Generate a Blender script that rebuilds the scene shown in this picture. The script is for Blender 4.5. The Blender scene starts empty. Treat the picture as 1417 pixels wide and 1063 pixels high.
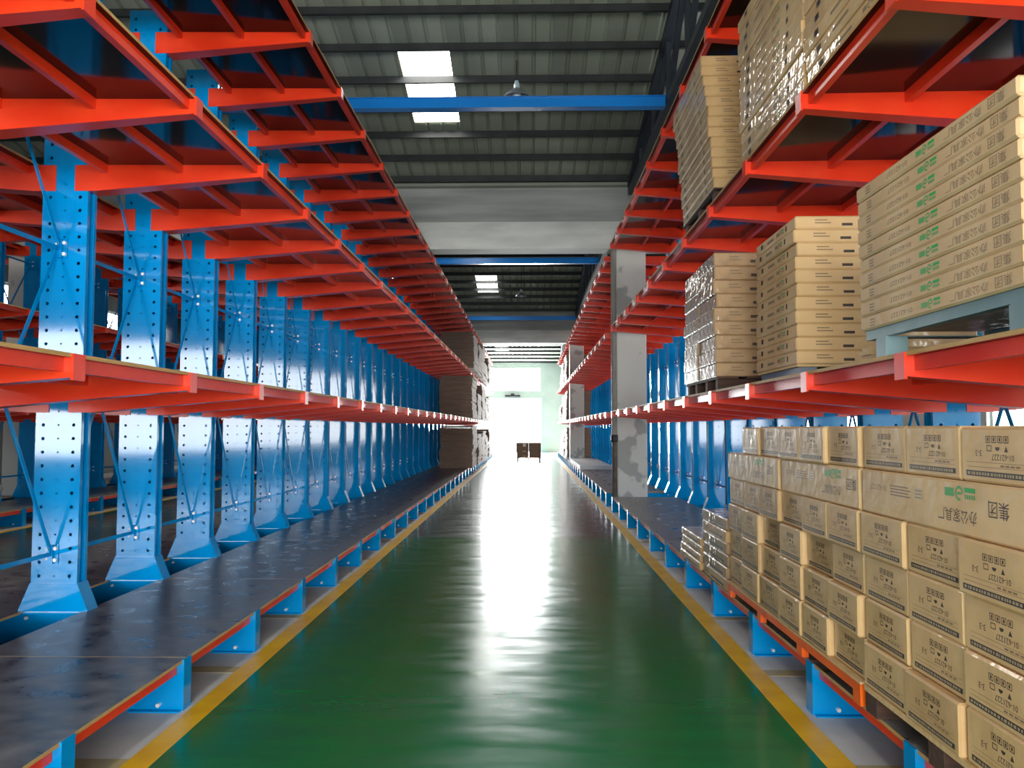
import bpy, math, random
from mathutils import Vector, Matrix

random.seed(7)
SC = bpy.context.scene
COL = SC.collection
R = math.radians

# ------------------------------------------------------------------ camera, world, light, exposure
cam_d = bpy.data.cameras.new('camera')
cam_d.sensor_width = 36.0
cam_d.lens = 36.0 * 1120.0 / 1417.0
cam_d.clip_start = 0.05
cam = bpy.data.objects.new('camera', cam_d)
COL.objects.link(cam)
cam.location = (0, 0, 1.62)
cam.rotation_euler = (R(90 + 3.09), 0, R(1.18))
SC.camera = cam

w = bpy.data.worlds.new('overcast_sky')
w.use_nodes = True
w.node_tree.nodes['Background'].inputs[0].default_value = (0.93, 0.97, 1.0, 1)
w.node_tree.nodes['Background'].inputs[1].default_value = 3.0
SC.world = w

SC.view_settings.view_transform = 'Standard'
SC.view_settings.look = 'None'
SC.view_settings.exposure = 0.2
SC.view_settings.gamma = 1.0
SC.view_settings.use_curve_mapping = False
SC.cycles.max_bounces = 10
SC.cycles.diffuse_bounces = 5
SC.cycles.glossy_bounces = 5
SC.cycles.sample_clamp_indirect = 6.0


def daylight(name, loc, rot, sx, sy, radiance, color=(1, 1, 1)):
    """daylight entering through an opening of the building"""
    d = bpy.data.lights.new(name, 'AREA')
    d.shape = 'RECTANGLE'
    d.size, d.size_y = sx, sy
    d.energy = radiance * math.pi * sx * sy
    d.color = color
    o = bpy.data.objects.new(name, d)
    COL.objects.link(o)
    o.location = loc
    o.rotation_euler = rot
    return o


END_Y, BACK_Y, LEFT_X, RIGHT_X = 53.1, -6.8, -15.0, 8.6
# openings: (x0, x1, z0, z1)
DOOR_END = (-3.3, 0.76, 0.0, 3.47)
WIN_END = (-2.62, 0.72, 4.08, 5.5)
DOOR_BACK = (-2.6, 2.6, 0.0, 4.3)
WIN_BACK_L = (-12.6, -7.6, 0.95, 3.9)
WIN_BACK_R = (4.4, 8.2, 0.95, 3.9)
L_END, L_BACK, L_SKY, L_SIDE = 150.0, 14.5, 15.0, 10.0


def opening_light(name, o, y, ry, rad, col=(1, 1, 1)):
    daylight(name, ((o[0] + o[1]) / 2, y, (o[2] + o[3]) / 2), (R(90), 0, ry), o[1] - o[0], o[3] - o[2], rad, col)


opening_light('daylight_end_door', DOOR_END, END_Y + 0.1, R(180), L_END, (0.97, 1, 1))
opening_light('daylight_end_window', WIN_END, END_Y + 0.1, R(180), L_END, (0.97, 1, 1))
opening_light('daylight_back_door', DOOR_BACK, BACK_Y - 0.1, R(0), L_BACK, (1, 0.99, 0.97))
opening_light('daylight_back_window', WIN_BACK_L, BACK_Y - 0.1, R(0), L_BACK, (0.97, 0.99, 1))
opening_light('daylight_back_window', WIN_BACK_R, BACK_Y - 0.1, R(0), L_BACK, (0.97, 0.99, 1))


# ------------------------------------------------------------------ helpers
def s2l(c):
    c = c / 255.0
    return c / 12.92 if c <= 0.04045 else ((c + 0.055) / 1.055) ** 2.4


def rgb(c):
    return (s2l(c[0]), s2l(c[1]), s2l(c[2]), 1)


def material(name, col, rough=0.5, metal=0.0, col2=None, nscale=6.0, stretch=(1, 1, 1), contrast=(0.35, 0.65),
             rough2=None, bump=0.0, bscale=40.0, bstretch=(1, 1, 1), coat=0.0, coat_rough=0.1, spec=0.5, detail=4.0, world=False):
    m = bpy.data.materials.new(name)
    m.use_nodes = True
    nt = m.node_tree
    b = nt.nodes['Principled BSDF']
    b.inputs['Base Color'].default_value = rgb(col)
    b.inputs['Roughness'].default_value = rough
    b.inputs['Metallic'].default_value = metal
    b.inputs['Specular IOR Level'].default_value = spec
    b.inputs['Coat Weight'].default_value = coat
    b.inputs['Coat Roughness'].default_value = coat_rough
    m.diffuse_color = rgb(col)

    def coords(st):
        tc = nt.nodes.new('ShaderNodeTexCoord')
        mp = nt.nodes.new('ShaderNodeMapping')
        mp.inputs['Scale'].default_value = st
        if world:
            g = nt.nodes.new('ShaderNodeNewGeometry')
            nt.links.new(g.outputs['Position'], mp.inputs['Vector'])
        else:
            nt.links.new(tc.outputs['Object'], mp.inputs['Vector'])
        return mp.outputs['Vector']
    if col2 is not None or rough2 is not None:
        n = nt.nodes.new('ShaderNodeTexNoise')
        n.inputs['Scale'].default_value = nscale
        n.inputs['Detail'].default_value = detail
        nt.links.new(coords(stretch), n.inputs['Vector'])
        r = nt.nodes.new('ShaderNodeMapRange')
        r.inputs['From Min'].default_value = contrast[0]
        r.inputs['From Max'].default_value = contrast[1]
        nt.links.new(n.outputs['Fac'], r.inputs['Value'])
        if col2 is not None:
            mx = nt.nodes.new('ShaderNodeMix')
            mx.data_type = 'RGBA'
            mx.inputs['A'].default_value = rgb(col)
            mx.inputs['B'].default_value = rgb(col2)
            nt.links.new(r.outputs['Result'], mx.inputs['Factor'])
            nt.links.new(mx.outputs['Result'], b.inputs['Base Color'])
        if rough2 is not None:
            r2 = nt.nodes.new('ShaderNodeMapRange')
            r2.inputs['From Min'].default_value = contrast[0]
            r2.inputs['From Max'].default_value = contrast[1]
            r2.inputs['To Min'].default_value = rough
            r2.inputs['To Max'].default_value = rough2
            nt.links.new(n.outputs['Fac'], r2.inputs['Value'])
            nt.links.new(r2.outputs['Result'], b.inputs['Roughness'])
    if bump:
        n = nt.nodes.new('ShaderNodeTexNoise')
        n.inputs['Scale'].default_value = bscale
        n.inputs['Detail'].default_value = 2.0
        nt.links.new(coords(bstretch), n.inputs['Vector'])
        bp = nt.nodes.new('ShaderNodeBump')
        bp.inputs['Strength'].default_value = bump
        bp.inputs['Distance'].default_value = 0.01
        nt.links.new(n.outputs['Fac'], bp.inputs['Height'])
        nt.links.new(bp.outputs['Normal'], b.inputs['Normal'])
        if coat:
            nt.links.new(bp.outputs['Normal'], b.inputs['Coat Normal'])
    return m


def emitter(name, col, strength):
    m = bpy.data.materials.new(name)
    m.use_nodes = True
    nt = m.node_tree
    nt.nodes.remove(nt.nodes['Principled BSDF'])
    e = nt.nodes.new('ShaderNodeEmission')
    e.inputs[0].default_value = rgb(col)
    e.inputs[1].default_value = strength
    nt.links.new(e.outputs[0], nt.nodes['Material Output'].inputs[0])
    return m


M = {}
M['blue'] = material('blue_paint', (0, 136, 204), 0.07, col2=(2, 144, 212), nscale=3, bump=0.012, bscale=2.5, spec=0.5)
M['red'] = material('red_orange_paint', (226, 50, 20), 0.28, col2=(232, 62, 26), nscale=4, bump=0.02, bscale=8)
M['orange'] = material('orange_paint', (240, 104, 22), 0.35, col2=(226, 88, 20), nscale=5)
M['zinc'] = material('zinc_plated', (225, 226, 224), 0.35, metal=0.15)
M['deck_top'] = material('worn_black_film_top', (76, 77, 79), 0.27, col2=(150, 150, 149), nscale=3.4, stretch=(1.5, 1.9, 1), contrast=(0.38, 0.78),
                         rough2=0.5, bump=0.012, bscale=6, detail=12)
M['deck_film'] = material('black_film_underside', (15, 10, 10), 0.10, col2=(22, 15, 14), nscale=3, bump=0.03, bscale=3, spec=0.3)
M['ply_edge'] = material('plywood_edge', (196, 160, 100), 0.7, col2=(166, 128, 74), nscale=8, stretch=(4, 1, 60))
M['green'] = material('green_epoxy', (0, 128, 72), 0.12, col2=(0, 108, 64), nscale=3.5, stretch=(0.5, 1.6, 1), contrast=(0.25, 0.75), rough2=0.25,
                      bump=0.035, bscale=9, bstretch=(0.5, 1.6, 1), detail=12)
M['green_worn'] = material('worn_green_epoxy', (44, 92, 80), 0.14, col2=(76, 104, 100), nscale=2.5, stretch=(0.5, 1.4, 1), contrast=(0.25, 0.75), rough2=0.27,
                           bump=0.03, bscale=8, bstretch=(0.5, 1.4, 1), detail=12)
M['concrete_floor'] = material('concrete_floor', (186, 189, 190), 0.5, col2=(208, 209, 208), nscale=2.5, rough2=0.7, detail=8)
M['yellow'] = material('yellow_line_paint', (240, 190, 0), 0.4, col2=(220, 164, 4), nscale=4, detail=8, contrast=(0.4, 0.75))
M['yellow_old'] = material('old_yellow_paint', (188, 168, 112), 0.6, col2=(166, 158, 132), nscale=5, detail=8)
M['concrete'] = material('grey_concrete', (222, 223, 218), 0.75, col2=(198, 200, 195), nscale=2.0, bump=0.1, bscale=8, stretch=(0.4, 1, 2), detail=6)
M['concrete_stained'] = material('stained_concrete', (178, 180, 176), 0.75, col2=(150, 152, 148), nscale=1.5, stretch=(0.3, 1, 3), detail=8)
M['column'] = material('peeling_white_column', (212, 212, 204), 0.7, col2=(168, 170, 165), nscale=1.7, contrast=(0.56, 0.6), detail=3)
M['wall'] = material('whitewashed_wall', (176, 186, 178), 0.8, col2=(160, 172, 164), nscale=0.7, bump=0.05, bscale=10)
M['wall_grey'] = material('grey_block_wall', (96, 100, 100), 0.85, col2=(80, 84, 84), nscale=0.8)
M['roof'] = material('grey_green_sheet', (160, 166, 150), 0.5, col2=(138, 144, 130), nscale=0.8, stretch=(1.0, 0.35, 1), metal=0.0, detail=6)
M['dark_steel'] = material('dark_steel', (34, 38, 38), 0.5, col2=(46, 50, 50), nscale=4)
M['truss'] = material('slate_truss_paint', (52, 60, 70), 0.45, col2=(44, 50, 58), nscale=3)
M['tie_blue'] = material('blue_tie_paint', (24, 136, 226), 0.25)
M['pipe'] = material('grey_pipe', (150, 148, 140), 0.5, col2=(128, 124, 116), nscale=3, stretch=(6, 6, 0.6))
M['rust'] = material('stained_pipe', (104, 92, 78), 0.6, col2=(70, 60, 52), nscale=6)
M['lamp_metal'] = material('lamp_metal', (150, 156, 162), 0.35, metal=0.4)
M['glass'] = material('lamp_glass', (190, 205, 215), 0.1)
CB = dict(rough=0.6, bump=0.6, bscale=11, coat=0.75, coat_rough=0.1, spec=0.3)
M['card'] = material('wrapped_cardboard', (222, 188, 136), col2=(208, 172, 120), nscale=4, **CB)
M['card2'] = material('wrapped_cardboard_dark', (208, 174, 124), col2=(192, 156, 106), nscale=4, **CB)
M['card_grey'] = material('film_wrapped_cardboard', (176, 144, 104), col2=(152, 122, 88), nscale=5, rough=0.5, bump=0.9, bscale=10, coat=1.0, coat_rough=0.08)
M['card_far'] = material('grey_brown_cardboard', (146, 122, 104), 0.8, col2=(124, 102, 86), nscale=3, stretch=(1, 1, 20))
M['card_pale'] = material('pale_cardboard', (212, 184, 140), col2=(200, 170, 126), nscale=4, **CB)
M['ink'] = material('black_ink', (64, 52, 42), 0.6)
M['ink_faint'] = material('faint_ink', (134, 112, 82), 0.6)
M['strip'] = material('dark_print_strip', (62, 56, 54), 0.55)
M['strip_light'] = material('strip_reversed_marks', (170, 148, 112), 0.6)
M['sticker'] = material('paper_label', (186, 164, 124), 0.5)
M['green_ink'] = material('green_ink', (78, 156, 88), 0.6)
M['green_ink2'] = material('strong_green_ink', (30, 158, 76), 0.6)
M['wood_dark'] = material('dark_wood', (78, 52, 38), 0.8, col2=(56, 38, 30), nscale=5, stretch=(1, 8, 8))
M['wood_pale'] = material('pale_wood', (214, 184, 132), 0.7, col2=(196, 164, 112), nscale=5, stretch=(1, 8, 8))
M['pallet_teal'] = material('teal_grey_steel', (104, 134, 136), 0.4, col2=(120, 146, 148), nscale=5, metal=0.2)
M['galv'] = material('galvanised_steel', (140, 150, 160), 0.35, metal=0.5)
M['white_board'] = material('white_panel', (212, 214, 216), 0.35)
M['sky_pane'] = emitter('daylit_skylight_sheet', (255, 252, 246), L_SKY)
M['win_pane'] = emitter('daylit_window_pane', (250, 253, 255), L_SIDE)
M['black'] = material('black_plastic', (22, 22, 24), 0.5)
M['white_frame'] = material('window_frame_paint', (196, 202, 200), 0.5)


class MB:
    """collects geometry with material slots; build() links it as one mesh object"""

    def __init__(s):
        s.v, s.f, s.mi, s.mats = [], [], [], []

    def slot(s, m):
        if m not in s.mats:
            s.mats.append(m)
        return s.mats.index(m)

    def poly(s, pts, m):
        n = len(s.v)
        s.v += [tuple(p) for p in pts]
        s.f.append(tuple(range(n, n + len(pts))))
        s.mi.append(s.slot(m))
        return s

    def hexa(s, p, m):
        """eight corners: bottom 0-3 counter-clockwise, top 4-7"""
        n = len(s.v)
        s.v += [tuple(q) for q in p]
        for f in ((3, 2, 1, 0), (4, 5, 6, 7), (0, 1, 5, 4), (1, 2, 6, 5), (2, 3, 7, 6), (3, 0, 4, 7)):
            s.f.append(tuple(n + i for i in f))
            s.mi.append(s.slot(m))
        return s

    def box(s, x0, x1, y0, y1, z0, z1, m, mats6=None):
        s.hexa([(x0, y0, z0), (x1, y0, z0), (x1, y1, z0), (x0, y1, z0), (x0, y0, z1), (x1, y0, z1), (x1, y1, z1), (x0, y1, z1)], m)
        if mats6:      # bottom, top, -y, +x, +y, -x
            for k in range(6):
                s.mi[-6 + k] = s.slot(mats6[k])
        return s

    def chamfer(s, x0, x1, y0, y1, z0, z1, c, m):
        """box with chamfered edges and corners (44 triangles)"""
        X, Y, Z = (x0, x1), (y0, y1), (z0, z1)
        idx = {}
        n = len(s.v)
        for i in (0, 1):
            for j in (0, 1):
                for k in (0, 1):
                    a = (1 if i == 0 else -1) * c
                    b = (1 if j == 0 else -1) * c
                    d = (1 if k == 0 else -1) * c
                    for ax, p in enumerate(((X[i], Y[j] + b, Z[k] + d), (X[i] + a, Y[j], Z[k] + d), (X[i] + a, Y[j] + b, Z[k]))):
                        idx[(i, j, k, ax)] = len(s.v)
                        s.v.append(p)
        fs = []
        for i in (0, 1):
            q = [(i, 0, 0, 0), (i, 1, 0, 0), (i, 1, 1, 0), (i, 0, 1, 0)]
            fs.append(q if i else q[::-1])
            q = [(0, i, 0, 1), (1, i, 0, 1), (1, i, 1, 1), (0, i, 1, 1)]
            fs.append(q[::-1] if i else q)
            q = [(0, 0, i, 2), (1, 0, i, 2), (1, 1, i, 2), (0, 1, i, 2)]
            fs.append(q if i else q[::-1])
        for a in (0, 1):
            for b in (0, 1):
                fs.append([(a, b, 0, 0), (a, b, 1, 0), (a, b, 1, 1), (a, b, 0, 1)])
                fs.append([(a, 0, b, 0), (a, 1, b, 0), (a, 1, b, 2), (a, 0, b, 2)])
                fs.append([(0, a, b, 1), (1, a, b, 1), (1, a, b, 2), (0, a, b, 2)])
                for d in (0, 1):
                    pass
        for i in (0, 1):
            for j in (0, 1):
                for k in (0, 1):
                    fs.append([(i, j, k, 0), (i, j, k, 1), (i, j, k, 2)])
        cen = Vector(((x0 + x1) / 2, (y0 + y1) / 2, (z0 + z1) / 2))
        for f in fs:
            ids = [idx[t] for t in f]
            P = [Vector(s.v[t]) for t in ids]
            nrm = (P[1] - P[0]).cross(P[2] - P[0])
            mid = sum(P, Vector()) / len(P)
            # outward test in a box-normalised space
            if nrm.dot(Vector(((mid.x - cen.x) / (x1 - x0), (mid.y - cen.y) / (y1 - y0), (mid.z - cen.z) / (z1 - z0)))) < 0:
                ids = ids[::-1]
            s.f.append(tuple(ids))
            s.mi.append(s.slot(m))
        return s

    def bar(s, a, b, wd, ht, m, up=(0, 0, 1)):
        """rectangular bar from a to b"""
        a, b = Vector(a), Vector(b)
        d = (b - a).normalized()
        u = Vector(up)
        if abs(d.dot(u)) > 0.98:
            u = Vector((1, 0, 0))
        sd = d.cross(u).normalized()
        u = sd.cross(d).normalized()
        sd, u = sd * wd / 2, u * ht / 2
        s.hexa([a - sd - u, a + sd - u, b + sd - u, b - sd - u, a - sd + u, a + sd + u, b + sd + u, b - sd + u], m)
        return s

    def tube(s, pts, rads, m, seg=10, caps=True):
        """round section along z-like path of points with radii"""
        rings = []
        pts = [Vector(p) for p in pts]
        for i, p in enumerate(pts):
            d = (pts[min(i + 1, len(pts) - 1)] - pts[max(i - 1, 0)]).normalized()
            u = Vector((0, 0, 1)) if abs(d.z) < 0.9 else Vector((1, 0, 0))
            a = d.cross(u).normalized()
            b = d.cross(a).normalized()
            n = len(s.v)
            for k in range(seg):
                t = 2 * math.pi * k / seg
                s.v.append(tuple(p + (a * math.cos(t) + b * math.sin(t)) * rads[i]))
            rings.append(n)
        for r0, r1 in zip(rings, rings[1:]):
            for k in range(seg):
                k2 = (k + 1) % seg
                s.f.append((r0 + k, r1 + k, r1 + k2, r0 + k2))
                s.mi.append(s.slot(m))
        if caps:
            s.f.append(tuple(rings[0] + k for k in range(seg)))
            s.f.append(tuple(rings[-1] + k for k in reversed(range(seg))))
            s.mi += [s.slot(m)] * 2
        return s

    def mesh(s, name, smooth=False):
        me = bpy.data.meshes.new(name)
        me.from_pydata(s.v, [], s.f)
        for m in s.mats:
            me.materials.append(m)
        me.polygons.foreach_set('material_index', s.mi)
        if smooth:
            me.polygons.foreach_set('use_smooth', [True] * len(s.f))
        me.update()
        return me

    def build(s, name, parent=None, loc=(0, 0, 0), smooth=False):
        return place(name, s.mesh(name, smooth), parent, loc)


def place(name, me, parent=None, loc=(0, 0, 0), rot=None):
    o = bpy.data.objects.new(name, me)
    COL.objects.link(o)
    if parent is not None:
        o.parent = parent
    o.location = loc
    if rot:
        o.rotation_euler = rot
    return o


def tag(o, label, cat, group=None):
    o['label'], o['category'] = label, cat
    if group:
        o['group'] = group
    return o


def struct(o):
    o['kind'] = 'structure'
    return o


def empty(name, loc=(0, 0, 0)):
    return place(name, None, None, loc)


# ------------------------------------------------------------------ rack geometry constants
S = 1.22                                   # upright pitch
Y0 = 4.74                                  # upright k = 0
K0, K1 = -4, 33
AX, CX, BX = -3.46, 3.08, -9.80            # rack row centre lines
TIP = 1.48
DECK = (0.288, 1.945, 3.60, 5.23)          # deck tops
COLS_Y = (16.2, 34.5)                      # front faces of the concrete columns


def yk(k):
    return Y0 + S * k


def column_bay(k):
    """the bay that a concrete column takes up"""
    return any(yk(k) < cy + 0.3 < yk(k + 1) for cy in COLS_Y)


# ------------------------------------------------------------------ the shell: floor, walls, roof
floor = struct(MB().box(LEFT_X, RIGHT_X, BACK_Y, END_Y, -0.2, 0, M['concrete_floor']).build('floor'))
struct(MB().box(-30, 30, END_Y + 0.25, END_Y + 40, -0.25, -0.02, M['concrete_floor']).build('trim_1'))['label'] = 'bright concrete yard outside the far door'
MB().box(-1.815, 1.42, BACK_Y, 12.0, 0, 0.003, M['green']).build('aisle_coating', floor)
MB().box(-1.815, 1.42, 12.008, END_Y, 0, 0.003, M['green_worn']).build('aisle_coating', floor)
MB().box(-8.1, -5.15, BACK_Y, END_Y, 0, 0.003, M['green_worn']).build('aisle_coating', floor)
MB().box(LEFT_X, -8.22, BACK_Y, 2.9, 0, 0.003, M['green_worn']).build('aisle_coating', floor)  # unseen floor added dark to lessen the pale reflection in the left uprights
for x0, x1 in ((-1.95, -1.815), (1.42, 1.56), (-5.15, -5.03), (-8.22, -8.1)):
    MB().box(x0, x1, BACK_Y, END_Y, 0, 0.004, M['yellow']).build('painted_line', floor)
for side in ((-3.2, -1.95), (1.56, 2.8)):
    for k in range(7):
        y = 3.88 + k * 1.53
        MB().box(side[0], side[1], y, y + 0.13, 0, 0.002, M['yellow_old']).build('painted_line', floor)


def wall_with_openings(name, axis, pos, thick, a0, a1, z1, ops, m):
    """wall as one mesh with rectangular holes; ops sorted, not overlapping in a unless stacked in z"""
    mb = MB()
    cuts = sorted({a0, a1} | {v for o in ops for v in o[:2]})
    for u0, u1 in zip(cuts, cuts[1:]):
        holes = sorted((o[2], o[3]) for o in ops if o[0] <= u0 + 1e-6 and o[1] >= u1 - 1e-6)
        z = 0.0
        for h0, h1 in holes + [(z1, z1)]:
            if h0 > z + 1e-6:
                if axis == 'y':
                    mb.box(u0, u1, pos, pos + thick, z, h0, m)
                else:
                    mb.box(pos, pos + thick, u0, u1, z, h0, m)
            z = h1
    return struct(mb.build(name))


wall_with_openings('wall_far', 'y', END_Y, 0.25, LEFT_X, RIGHT_X, 8.6, [DOOR_END, WIN_END], M['wall'])
wall_with_openings('wall_back', 'y', BACK_Y - 0.25, 0.25, LEFT_X, RIGHT_X, 9.0, [WIN_BACK_L, DOOR_BACK, WIN_BACK_R], M['wall_grey'])
side_r = [(y, y + 3.4, 1.0, 2.7) for y in (-4, 2, 7, 12, 19, 25, 31, 37, 44)]
side_l = [(y, y + 1.8, 5.1, 5.8) for y in (10, 22, 28.2, 40)]
wall_with_openings('wall_right', 'x', RIGHT_X, 0.25, BACK_Y, END_Y, 8.6, side_r, M['wall'])
wall_with_openings('wall_left', 'x', LEFT_X - 0.25, 0.25, BACK_Y, END_Y, 8.6, side_l, M['wall_grey'])

nwin = 0


def side_window(x, o, inward):
    """window unit in a side wall: frame, two mullions and daylit panes"""
    global nwin
    nwin += 1
    y0, y1, z0, z1 = o
    mb = MB()
    f = 0.07
    xa, xb = x - 0.04, x + 0.04
    for a in ((y0, y0 + f, z0, z1), (y1 - f, y1, z0, z1), (y0 + f, y1 - f, z0, z0 + f), (y0 + f, y1 - f, z1 - f, z1)):
        mb.box(xa, xb, a[0], a[1], a[2], a[3], M['white_frame'])
    root = struct(mb.build('window_%d' % nwin))
    n = 3
    wd = (y1 - y0 - 2 * f - (n - 1) * 0.05) / n
    for i in range(n):
        a = y0 + f + i * (wd + 0.05)
        MB().box(x - 0.005, x + 0.005, a, a + wd, z0 + f, z1 - f, M['win_pane']).build('pane', root)
        if i < n - 1:
            MB().box(xa, xb, a + wd, a + wd + 0.05, z0 + f, z1 - f, M['white_frame']).build('mullion', root)


for o in side_r:
    side_window(RIGHT_X + 0.12, o, -1)
for o in side_l:
    side_window(LEFT_X - 0.12, o, 1)

# far door surround and sensor above it
x0, x1, z0, z1 = DOOR_END
struct(MB().box(x0 - 0.12, x0, END_Y - 0.03, END_Y, 0, z1 + 0.12, M['white_frame'])
       .box(x1, x1 + 0.12, END_Y - 0.03, END_Y, 0, z1 + 0.12, M['white_frame'])
       .box(x0, x1, END_Y - 0.03, END_Y, z1, z1 + 0.12, M['white_frame']).build('door_1'))
x0, x1, z0, z1 = WIN_END
mb = MB()
for a in ((x0 - 0.08, x0, z0 - 0.08, z1 + 0.08), (x1, x1 + 0.08, z0 - 0.08, z1 + 0.08), (x0, x1, z0 - 0.08, z0), (x0, x1, z1, z1 + 0.08)):
    mb.box(a[0], a[1], END_Y - 0.03, END_Y, a[2], a[3], M['white_frame'])
nwin += 1
struct(mb.build('window_%d' % nwin))
sens = tag(empty('door_sensor', (-1.05, END_Y, 3.66)), 'small dark sensor box on the far wall above the bright doorway', 'sensor')
MB().box(-0.5, 0.5, -0.12, 0, 0, 0.1, M['black']).build('housing', sens)
MB().box(-0.12, 0.12, -0.2, -0.12, 0.0, 0.2, M['black']).build('eye', sens)

# roof: three gable bays along Y, valleys over the concrete beams
VALLEY, PITCH, SLOPE, EAVE = 16.5, 18.3, 0.2, 6.62
ceiling = struct(empty('ceiling', (0, 0, 0)))


def bay_span(n):
    y0 = VALLEY + (n - 1) * PITCH
    return y0, y0 + PITCH


def roof_z(n, y):
    y0, y1 = bay_span(n)
    e = EAVE - (0.75 if n == 2 else 0.0)
    return e + SLOPE * min(y - y0, y1 - y)


PW = 0.81


def sheet_mesh(ya, za, yb, zb):
    """one roof sheet with three standing ribs, seen from below as shallow troughs"""
    mb = MB()
    prof = []
    for r in range(3):
        b = r * PW / 3
        prof += [(b, 0), (b + 0.20, 0), (b + 0.215, 0.035), (b + 0.255, 0.035)]
    prof.append((PW, 0))
    for (xa, ha), (xb, hb) in zip(prof, prof[1:]):
        mb.poly([(xa, ya, za + ha), (xa, yb, zb + ha), (xb, yb, zb + hb), (xb, ya, za + hb)], M['roof'])
    # closing upper skin keeps daylight out
    mb.poly([(0, ya, za + 0.06), (PW, ya, za + 0.06), (PW, yb, zb + 0.06), (0, yb, zb + 0.06)], M['roof'])
    return mb.mesh('roof_sheet')


nx0 = -16
SKY_COLS = {0: True, -7: True, 7: True, -13: True}   # skylight columns; all but the one over the aisle are added unseen for ambient
for n in (-1, 0, 1, 2):
    y0, y1 = bay_span(n)
    ym = (y0 + y1) / 2
    halves = [(max(y0, BACK_Y), ym), (ym, y1)] if n >= 0 else [(BACK_Y, y1)]
    for (a, b) in halves:
        if b <= a:
            continue
        # skylight strip range on this slope
        far = (b == y1)
        sk0, sk1 = (y1 - 4.4, y1 - 2.25) if far else (y0 + 2.25, y0 + 4.4)
        whole = sheet_mesh(a, roof_z(n, a), b, roof_z(n, b))
        cut1 = sheet_mesh(a, roof_z(n, a), sk0 + 0.1, roof_z(n, sk0 + 0.1)) if sk0 > a else None
        cut2 = sheet_mesh(sk1, roof_z(n, sk1), b, roof_z(n, b))
        for i in range(nx0, 13):
            x = -2.04 + i * PW
            if x > RIGHT_X or x + PW < LEFT_X:
                continue
            if i in SKY_COLS and n >= 0:
                if cut1:
                    place('roof_sheet', cut1, ceiling, (x, 0, 0))
                place('roof_sheet', cut2, ceiling, (x, 0, 0))
                mb = MB()
                za, zb = roof_z(n, sk0), roof_z(n, sk1)
                mb.poly([(x, sk0, za + .045), (x, sk1, zb + .045), (x + PW, sk1, zb + .045), (x + PW, sk0, za + .045)], M['sky_pane'])
                mb.poly([(x, sk0, za + .06), (x + PW, sk0, za + .06), (x + PW, sk1, zb + .06), (x, sk1, zb + .06)], M['roof'])
                nwin += 1
                struct(mb.build('window_%d' % nwin))  # strips out of view are added only to fill the room with light
            else:
                place('roof_sheet', whole, ceiling, (x, 0, 0))
    # purlins: lipped channels every 0.8 m
    for half in (0, 1):
        j = 0
        while True:
            d = 0.43 + 0.8 * j
            if d > PITCH / 2 - 0.1:
                break
            y = y1 - d if half else y0 + d
            j += 1
            if y < BACK_Y + 0.2 or y > END_Y - 0.05:
                continue
            z = roof_z(n, y) + 0.001
            mb = MB()
            mb.box(LEFT_X, RIGHT_X, y - 0.004, y + 0.004, z - 0.13, z, M['dark_steel'])
            mb.box(LEFT_X, RIGHT_X, y - 0.05, y + 0.004, z - 0.135, z - 0.127, M['dark_steel'])
            mb.box(LEFT_X, RIGHT_X, y + 0.004, y + 0.05, z - 0.008, z, M['dark_steel'])
            mb.build('purlin', ceiling)

# trusses along Y over the columns
TRX = (2.06, -10.35)
for tx, where in zip(TRX, ('over the right hand rack', 'over the far left rack')):
    for n, bayname in ((0, 'nearest'), (1, 'second'), (2, 'farthest')):
        y0, y1 = bay_span(n)
        zc = 6.33 - (0.75 if n == 2 else 0)
        t = tag(empty('roof_truss', (tx, y0, 0)), 'dark steel roof truss %s, %s roof bay' % (where, bayname), 'truss', 'steel roof trusses')
        L = PITCH
        ym = L / 2
        zt = lambda u: roof_z(n, y0 + min(max(u, 0.001), L - 0.001)) - 0.24
        a0, a1 = 0.5, L - 0.5
        MB().bar((0, a0, zt(a0)), (0, ym, zt(ym)), 0.16, 0.14, M['truss']).build('top_chord', t)
        MB().bar((0, ym, zt(ym)), (0, a1, zt(a1)), 0.16, 0.14, M['truss']).build('top_chord', t)
        MB().bar((0, a0, zc), (0, a1, zc), 0.14, 0.12, M['truss']).build('bottom_chord', t)
        N = 12
        for i in range(1, N):
            u = a0 + (a1 - a0) * i / N
            if zt(u) - zc > 0.15:
                MB().bar((0, u, zc), (0, u, zt(u)), 0.07, 0.07, M['truss'], up=(1, 0, 0)).build('strut', t)
            u2 = a0 + (a1 - a0) * (i + (1 if i < N / 2 else -1)) / N
            if 0 < i < N and zt(u2) - zc > 0.15:
                MB().bar((0, u, zc), (0, u2, zt(u2)), 0.07, 0.07, M['truss'], up=(1, 0, 0)).build('diagonal', t)

# blue tie beams across, between the trusses
for y, z, lab in ((11.54, 6.33, 'blue steel tie beam under the nearest roof bay, by the large skylight'),
                  (22.7, 6.33, 'blue steel tie beam just past the first concrete beam'),
                  (33.7, 6.20, 'blue steel tie beam in front of the second concrete beam')):
    t = tag(empty('tie_beam', (0, y, z)), lab, 'beam', 'blue tie beams')
    MB().box(-10.27, 1.98, -0.05, 0.05, -0.07, 0.07, M['tie_blue']).build('web', t)
    MB().box(-10.27, 1.98, -0.075, 0.075, -0.082, -0.07, M['tie_blue']).box(-10.27, 1.98, -0.075, 0.075, 0.07, 0.082, M['tie_blue']).build('flange', t)

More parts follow.
